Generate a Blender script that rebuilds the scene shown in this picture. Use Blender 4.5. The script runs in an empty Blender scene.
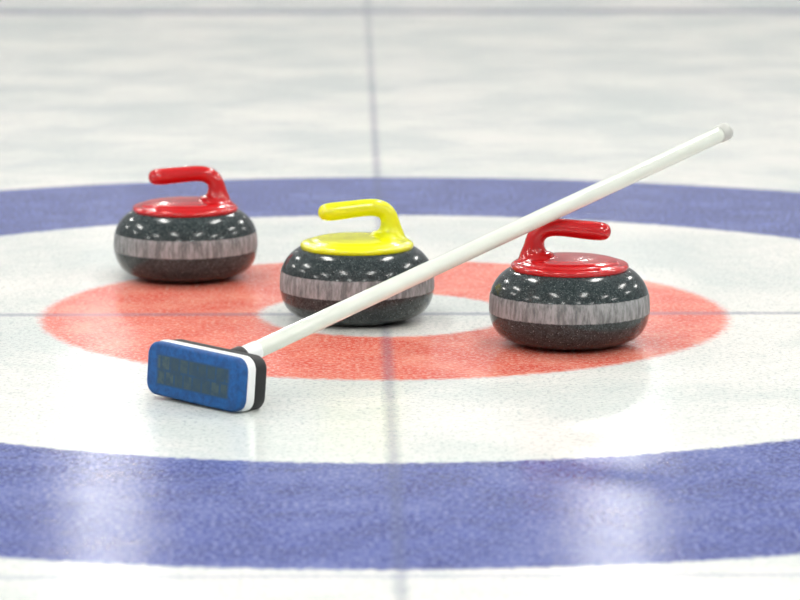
import bpy, bmesh, math
from mathutils import Vector, Matrix

scene = bpy.context.scene
scene.view_settings.view_transform = 'Standard'
scene.view_settings.look = 'None'

# ------------------------------------------------------------ node helpers
class NT:
    def __init__(self, name):
        self.m = bpy.data.materials.new(name); self.m.use_nodes = True
        self.t = self.m.node_tree; self.n = self.t.nodes; self.l = self.t.links
        self.b = self.n['Principled BSDF']
    def node(self, typ, **kw):
        nd = self.n.new(typ)
        for k, v in kw.items(): setattr(nd, k, v)
        return nd
    def put(self, sock, v):
        if isinstance(v, bpy.types.NodeSocket): self.l.new(v, sock)
        else: sock.default_value = v
    def math(self, op, a, b=None, c=None, clamp=False):
        nd = self.node('ShaderNodeMath', operation=op); nd.use_clamp = clamp
        self.put(nd.inputs[0], a)
        if b is not None: self.put(nd.inputs[1], b)
        if c is not None: self.put(nd.inputs[2], c)
        return nd.outputs[0]
    def mix(self, fac, a, b, blend='MIX'):
        nd = self.node('ShaderNodeMix', data_type='RGBA', blend_type=blend)
        self.put(nd.inputs[0], fac)
        self.put(nd.inputs[6], a); self.put(nd.inputs[7], b)
        return nd.outputs[2]
    def noise(self, vec, scale, detail=2, rough=.5):
        nd = self.node('ShaderNodeTexNoise')
        self.l.new(vec, nd.inputs['Vector'])
        nd.inputs['Scale'].default_value = scale
        nd.inputs['Detail'].default_value = detail
        nd.inputs['Roughness'].default_value = rough
        return nd.outputs[0]
    def ss(self, v, lo, hi):
        nd = self.node('ShaderNodeMapRange', interpolation_type='SMOOTHSTEP')
        self.put(nd.inputs[0], v)
        nd.inputs[1].default_value = lo; nd.inputs[2].default_value = hi
        return nd.outputs[0]
    def coord(self, out='Object'):
        return self.node('ShaderNodeTexCoord').outputs[out]
    def bump(self, h, strength, dist):
        nd = self.node('ShaderNodeBump')
        nd.inputs['Strength'].default_value = strength
        nd.inputs['Distance'].default_value = dist
        self.l.new(h, nd.inputs['Height'])
        self.l.new(nd.outputs[0], self.b.inputs['Normal'])

def c(r, g, b):
    f = lambda v: ((v/255+.055)/1.055)**2.4 if v/255 > .04045 else v/255/12.92
    return (f(r), f(g), f(b), 1)

def simple(name, col, rough=.4, coat=0.0, var=.06, bump=0.0, bscale=300):
    t = NT(name); o = t.coord()
    n = t.noise(o, 30, 3)
    dark = tuple(x*(1-var*2) for x in col[:3])+(1,)
    t.put(t.b.inputs['Base Color'], t.mix(n, dark, col))
    t.b.inputs['Roughness'].default_value = rough
    t.b.inputs['Coat Weight'].default_value = coat
    t.b.inputs['Coat Roughness'].default_value = .08
    if bump: t.bump(t.noise(o, bscale, 2), bump, .001)
    return t.m

# ------------------------------------------------------------ ice material
def ice():
    t = NT('ice_house')
    o = t.coord()
    sep = t.node('ShaderNodeSeparateXYZ'); t.l.new(o, sep.inputs[0])
    X, Y = sep.outputs[0], sep.outputs[1]
    fine = t.noise(o, 70, 3, .6)
    wob = t.math('MULTIPLY', t.math('SUBTRACT', fine, .5), .034)
    r = t.math('SQRT', t.math('ADD', t.math('MULTIPLY', X, X), t.math('MULTIPLY', Y, Y)))
    r = t.math('ADD', r, wob)
    def ring(a, b, s=.007):
        return t.math('MULTIPLY', t.ss(r, a-s, a+s), t.math('SUBTRACT', 1.0, t.ss(r, b-s, b+s)))
    red = ring(.225, .61, .014); blue = ring(1.22, 1.83, .010)
    big = t.noise(o, 2.2, 5, .65); med = t.noise(o, 9, 5, .7)
    base = t.mix(t.ss(big, .35, .65), c(208, 214, 210), c(236, 234, 227))
    base = t.mix(t.math('MULTIPLY', t.ss(med, .45, .75), .4), base, c(186, 197, 196))
    redc = t.mix(t.ss(med, .3, .7), c(212, 84, 68), c(226, 120, 100))
    bluec = t.mix(t.ss(med, .3, .7), c(46, 57, 126), c(70, 83, 150))
    grain = t.noise(o, 130, 3, .75)
    frost = t.math('MULTIPLY', t.ss(grain, .45, .63), .68)
    redc = t.mix(frost, redc, c(232, 184, 168)); bluec = t.mix(frost, bluec, c(146, 156, 196))
    base = t.mix(t.math('MULTIPLY', t.ss(grain, .52, .32), .65), base, c(144, 158, 160))
    wear = t.math('MULTIPLY', t.ss(t.noise(o, 4.5, 5, .65), .46, .70), .45)
    redc = t.mix(wear, redc, c(232, 164, 148)); bluec = t.mix(t.math('MULTIPLY', wear, .6), bluec, c(132, 142, 188))
    col = t.mix(red, base, redc); col = t.mix(blue, col, bluec)
    def line(v, pos, hw, s):
        d = t.math('ABSOLUTE', t.math('SUBTRACT', v, pos))
        d = t.math('ADD', d, t.math('MULTIPLY', wob, .3))
        return t.math('SUBTRACT', 1.0, t.ss(d, hw-s, hw+s))
    cl = t.math('MULTIPLY', line(X, 0, .009, .008), t.math('MULTIPLY_ADD', med, .5, .15))
    tl = t.math('MULTIPLY', line(Y, 0, .015, .010), t.math('MULTIPLY_ADD', med, .5, .2))
    col = t.mix(cl, col, c(92, 100, 132)); col = t.mix(tl, col, c(105, 112, 138))
    hl = t.math('MULTIPLY', line(Y, 6.42, .08, .03), .8)
    col = t.mix(hl, col, c(96, 94, 138))
    bl = t.math('MULTIPLY', line(Y, -1.86, .012, .004), .35)
    col = t.mix(bl, col, c(140, 146, 176))
    t.put(t.b.inputs['Base Color'], col)
    rg = t.math('MULTIPLY_ADD', med, .10, .03)
    t.put(t.b.inputs['Roughness'], rg)
    t.b.inputs['IOR'].default_value = 1.31
    peb = t.noise(o, 210, 2, .5)
    peb2 = t.noise(o, 30, 2, .5)
    h = t.math('ADD', t.math('MULTIPLY', peb, 1.0), t.math('MULTIPLY', peb2, 1.0))
    t.bump(h, .5, .0006)
    return t.m

def granite():
    t = NT('granite'); o = t.coord()
    sep = t.node('ShaderNodeSeparateXYZ'); t.l.new(o, sep.inputs[0])
    Z = sep.outputs[2]
    v = t.node('ShaderNodeTexVoronoi'); t.l.new(o, v.inputs['Vector']); v.inputs['Scale'].default_value = 680
    sp = t.node('ShaderNodeSeparateColor'); t.l.new(v.outputs['Color'], sp.inputs[0])
    n = t.noise(o, 140, 4, .7)
    base = t.mix(t.ss(n, .3, .7), c(34, 41, 42), c(54, 63, 64))
    base = t.mix(t.math('GREATER_THAN', sp.outputs[0], .80), base, c(68, 78, 79))
    base = t.mix(t.math('GREATER_THAN', sp.outputs[0], .988), base, c(112, 120, 120))
    mp = t.node('ShaderNodeMapping'); mp.inputs['Scale'].default_value = (1, 1, .22)
    t.l.new(o, mp.inputs[0])
    st = t.noise(mp.outputs[0], 130, 4, .7)
    bandc = t.mix(t.ss(st, .34, .66), c(100, 104, 105), c(154, 156, 157))
    zz = t.math('ADD', Z, t.math('MULTIPLY', t.math('SUBTRACT', n, .5), .004))
    band = t.math('MULTIPLY', t.ss(zz, .0545, .0565), t.math('SUBTRACT', 1.0, t.ss(zz, .0875, .0895)))
    t.put(t.b.inputs['Base Color'], t.mix(band, base, bandc))
    t.put(t.b.inputs['Roughness'], t.math('MULTIPLY_ADD', band, .5, .15))
    t.b.inputs['Specular IOR Level'].default_value = .27
    return t.m

M_ice, M_gran = ice(), granite()
M_red = simple('red_plastic', c(186, 14, 18), .2, .3, .04)
M_yel = simple('yellow_plastic', c(218, 220, 2), .22, .3, .03)
M_white = simple('white_plastic', c(230, 233, 233), .3, .3, .03)
M_shaft = simple('white_fibreglass', c(214, 220, 209), .2, .5, .04)
M_black = simple('black_foam', c(18, 19, 22), .55, 0, .2, .4)
M_grey = simple('grey_rubber', c(190, 192, 186), .5)

def padmat():
    t = NT('blue_fabric'); o = t.coord()
    sep = t.node('ShaderNodeSeparateXYZ'); t.l.new(o, sep.inputs[0])
    ax = t.math('ABSOLUTE', sep.outputs[0]); az = t.math('ABSOLUTE', sep.outputs[2])
    n = t.noise(o, 90, 4, .6)
    m = t.math('MULTIPLY', t.math('SUBTRACT', 1.0, t.ss(ax, .074, .082)),
               t.math('SUBTRACT', 1.0, t.ss(az, .021, .026)))
    br = t.node('ShaderNodeTexBrick'); br.inputs['Scale'].default_value = 1
    cmb = t.node('ShaderNodeCombineXYZ'); t.l.new(sep.outputs[0], cmb.inputs[0]); t.l.new(sep.outputs[2], cmb.inputs[1])
    t.l.new(cmb.outputs[0], br.inputs['Vector'])
    br.inputs['Brick Width'].default_value = .020; br.inputs['Row Height'].default_value = .024
    br.inputs['Mortar Size'].default_value = .0022
    br.inputs['Color1'].default_value = c(40, 66, 80); br.inputs['Color2'].default_value = c(62, 82, 86)
    br.inputs['Mortar'].default_value = c(22, 66, 100)
    blue = t.mix(t.ss(n, .3, .7), c(0, 62, 118), c(2, 84, 150))
    pan = t.mix(t.ss(n, .4, .65), br.outputs['Color'], c(32, 62, 84))
    t.put(t.b.inputs['Base Color'], t.mix(m, blue, pan))
    t.b.inputs['Roughness'].default_value = .65
    t.bump(t.noise(o, 700, 3), .4, .0006)
    return t.m
M_pad = padmat()

# ------------------------------------------------------------ mesh helpers
def obj(name, verts, faces, mat, parent=None, smooth=True):
    me = bpy.data.meshes.new(name); me.from_pydata([tuple(v) for v in verts], [], faces)
    bm = bmesh.new(); bm.from_mesh(me)
    bmesh.ops.recalc_face_normals(bm, faces=bm.faces[:]); bm.to_mesh(me); bm.free()
    me.materials.append(mat)
    for p in me.polygons: p.use_smooth = smooth
    o = bpy.data.objects.new(name, me); scene.collection.objects.link(o)
    if parent: o.parent = parent
    return o

def catmull(P, k):
    out = []
    n = len(P)
    for i in range(n-1):
        p0 = P[max(i-1, 0)]; p1 = P[i]; p2 = P[i+1]; p3 = P[min(i+2, n-1)]
        for j in range(k):
            u = j/k
            out.append([.5*((2*b)+(-a+cc)*u+(2*a-5*b+4*cc-d)*u*u+(-a+3*b-3*cc+d)*u**3)
                        for a, b, cc, d in zip(p0, p1, p2, p3)])
    out.append(list(P[-1]))
    return out

def lathe(prof, seg=96):
    V = [(0, 0, prof[0][1])]; F = []
    mid = prof[1:-1]
    for r, z in mid:
        for i in range(seg):
            a = 2*math.pi*i/seg; V.append((r*math.cos(a), r*math.sin(a), z))
    V.append((0, 0, prof[-1][1])); L = len(V)-1
    for i in range(seg):
        j = (i+1) % seg
        F.append((0, 1+j, 1+i)); 
        for k in range(len(mid)-1):
            a = 1+k*seg
            F.append((a+i, a+j, a+seg+j, a+seg+i))
        a = 1+(len(mid)-1)*seg
        F.append((a+i, a+j, L))
    return V, F

def sweep(path, seg=24):
    V = []; F = []; n = len(path)
    for i, (x, z, rn, ry) in enumerate(path):
        a = path[max(i-1, 0)]; b = path[min(i+1, n-1)]
        d = Vector((b[0]-a[0], 0, b[1]-a[1])).normalized()
        nn = Vector((-d.z, 0, d.x))
        for k in range(seg):
            t = 2*math.pi*k/seg
            V.append(Vector((x, 0, z))+nn*rn*math.cos(t)+Vector((0, 1, 0))*ry*math.sin(t))
    for i in range(n-1):
        for k in range(seg):
            j = (k+1) % seg
            F.append((i*seg+k, i*seg+j, (i+1)*seg+j, (i+1)*seg+k))
    F.append(tuple(range(seg))[::-1]); F.append(tuple((n-1)*seg+k for k in range(seg)))
    return V, F

def curling_stone(loc, mat, rot):
    e = bpy.data.objects.new('curling_stone', None); scene.collection.objects.link(e)
    e.empty_display_size = .1
    e.location = loc; e.rotation_euler = (0, 0, rot)
    key = [(.062, .003), (.065, 0), (.071, 0), (.080, .002), (.100, .0065), (.119, .0165), (.1310, .033),
           (.1358, .052), (.1363, .071), (.1345, .087), (.128, .103), (.117, .117), (.105, .126), (.094, .130)]
    prof = [(0, .003)]+[tuple(p) for p in catmull(key, 5)]+[(0, .130)]
    V, F = lathe(prof, 128)
    obj('granite_body', V, F, M_gran, e)
    cap = [(0, .124), (.094, .124), (.0985, .1275), (.1005, .1315), (.1000, .1350), (.0970, .1378), (.0900, .1392), (.0860, .1400),
           (.0820, .1425), (.070, .1452), (.045, .1475), (.02, .1485), (0, .1487)]
    V, F = lathe(cap, 96)
    pts = [(.058, .136, .042, .038), (.059, .146, .034, .031), (.0605, .154, .0245, .0225), (.0605, .164, .0190, .0185), (.0590, .175, .0165, .0170),
           (.055, .185, .0158, .0165), (.047, .1930, .0155, .016), (.034, .1975, .0153, .016), (.017, .1982, .0152, .016),
           (-.005, .1965, .0154, .0165), (-.030, .1942, .0160, .017), (-.048, .1928, .0160, .017), (-.058, .1920, .0146, .0155),
           (-.0655, .1915, .0108, .012), (-.0695, .1913, .004, .0045)]
    V2, F2 = sweep(catmull(pts, 4))
    off = len(V)
    o = obj('handle', list(V)+V2, list(F)+[tuple(i+off for i in f) for f in F2], mat, e)
    r = o.modifiers.new('fuse', 'REMESH'); r.mode = 'VOXEL'; r.voxel_size = .0017; r.use_smooth_shade = True
    s = o.modifiers.new('soft', 'SMOOTH'); s.factor = .5; s.iterations = 7
    return e

curling_stone((-.375, .413, 0), M_red, math.radians(2))
curling_stone((-.050, -.048, 0), M_yel, math.radians(12))
curling_stone((.310, -.286, 0), M_red, math.radians(180-6))

# ------------------------------------------------------------ broom
def rrect(lx, lz, y0, y1, rad, bev, n=8, nb=4):
    rows = []
    for k in range(nb+1):
        a = math.pi/2*k/nb; rows.append((y0+bev-bev*math.cos(a), bev-bev*math.sin(a)))
    for k in range(nb+1):
        a = math.pi/2*k/nb; rows.append((y1-bev+bev*math.sin(a), bev-bev*math.cos(a)))
    V = []; F = []; cnt = 4*(n+1)
    for y, ins in rows:
        for q, (sx, sz) in enumerate([(1, 1), (-1, 1), (-1, -1), (1, -1)]):
            for k in range(n+1):
                a = math.pi/2*(q+k/n)
                rr = rad-ins
                V.append((sx*(lx/2-rad)+rr*math.cos(a), y, sz*(lz/2-rad)+rr*math.sin(a)))
    for i in range(len(rows)-1):
        for k in range(cnt):
            j = (k+1) % cnt
            F.append((i*cnt+k, i*cnt+j, (i+1)*cnt+j, (i+1)*cnt+k))
    F.append(tuple(range(cnt))); F.append(tuple((len(rows)-1)*cnt+k for k in range(cnt)))
    return V, F

def tube(name, p0, p1, prof, mat, parent, seg=32):
    p0, p1 = Vector(p0), Vector(p1); d = p1-p0; L = d.length
    V, F = lathe([(0, prof[0][1]*L)]+[(r, u*L) for r, u in prof]+[(0, prof[-1][1]*L)], seg)
    q = Vector((0, 0, 1)).rotation_difference(d)
    V = [p0+(q@Vector(v)) for v in V]
    return obj(name, V, F, mat, parent)

broom = bpy.data.objects.new('curling_broom', None); scene.collection.objects.link(broom)
broom.location = (-.286, -.795, .0450)
head = bpy.data.objects.new('head', None); scene.collection.objects.link(head); head.parent = broom
head.rotation_euler = (math.radians(-4), math.radians(1.5), math.radians(-43))
for nm, (lx, lz, y0, y1, rad, bev), m in [
    ('pad', (.207, .084, -.0275, -.008, .021, .006), M_pad),
    ('plate', (.211, .087, -.012, .005, .022, .004), M_white),
    ('backing', (.207, .085, .003, .032, .022, .006), M_black)]:
    V, F = rrect(lx, lz, y0, y1, rad, bev)
    o = obj(nm, V, F, m, head)
A = Vector((-.268, -.7650, .050)) - broom.location
C = Vector((.6010, -.0407, .3325)) - broom.location
tube('shaft', A.lerp(C, .03), C, [(.0138, 0), (.0140, .002), (.0140, .975), (.0140, .985)], M_shaft, broom)
tube('end_cap', A, C, [(.0140, .982), (.0156, .984), (.0158, .995), (.0148, 1.0), (.010, 1.002)], M_grey, broom)
tube('socket', A.lerp(C, -.008), A.lerp(C, .07), [(.020, 0), (.018, .3), (.0160, .55), (.0150, .97), (.0142, 1)], M_white, broom)
tube('socket_ring', A.lerp(C, .0), A.lerp(C, .05), [(.0175, .55), (.0188, .6), (.0185, .85), (.017, .9)], M_black, broom)

# ------------------------------------------------------------ ice sheet
V = [(-14, -14, 0), (14, -14, 0), (14, 30, 0), (-14, 30, 0)]
obj('floor', V, [(0, 1, 2, 3)], M_ice, smooth=False)

# ------------------------------------------------------------ arena lamps
def glow(name, s):
    t = NT(name)
    em = t.node('ShaderNodeEmission'); em.inputs[0].default_value = (1, .98, .94, 1); em.inputs[1].default_value = s
    t.l.new(em.outputs[0], t.n['Material Output'].inputs[0])
    return t.m
def boxes(specs):
    V = []; F = []
    for x, y, z, w, l, h in specs:
        b = len(V)
        V += [(x-w, y-l, z), (x+w, y-l, z), (x+w, y+l, z), (x-w, y+l, z),
              (x-w, y-l, z+h), (x+w, y-l, z+h), (x+w, y+l, z+h), (x-w, y+l, z+h)]
        F += [tuple(b+i for i in f) for f in [(0, 3, 2, 1), (4, 5, 6, 7), (0, 1, 5, 4), (1, 2, 6, 5), (2, 3, 7, 6), (3, 0, 4, 7)]]
    return V, F
V, F = boxes([(x, y, 5.0, .22, .9, .06) for x in (-10, -6, -2, 2, 6, 10) for y in (-10, -4, 2, 8)])
obj('ceiling_lamps', V, F, glow('lamp_glow', 46), smooth=False)
# floodlights above the far end of the rink
V, F = boxes([(x, 19.5, 4.85, .05, .05, .45) for x in (-6, -2.0, 2.0, 6)])
obj('flood_lamps', V, F, glow('flood_glow', 62), smooth=False)

w = bpy.data.worlds.new('arena'); scene.world = w; w.use_nodes = True
bg = w.node_tree.nodes['Background']; bg.inputs[0].default_value = (.98, .98, 1, 1); bg.inputs[1].default_value = .38

# ------------------------------------------------------------ camera
cd = bpy.data.cameras.new('camera'); cam = bpy.data.objects.new('camera', cd); scene.collection.objects.link(cam)
cam.location = (-.058, -5.84, 1.031)
cam.rotation_euler = (math.radians(90-9.77), 0, math.radians(-.83))
cd.sensor_width = 36; cd.lens = 149.5
cd.dof.use_dof = True; cd.dof.focus_distance = 5.4; cd.dof.aperture_fstop = 5.0
scene.camera = cam
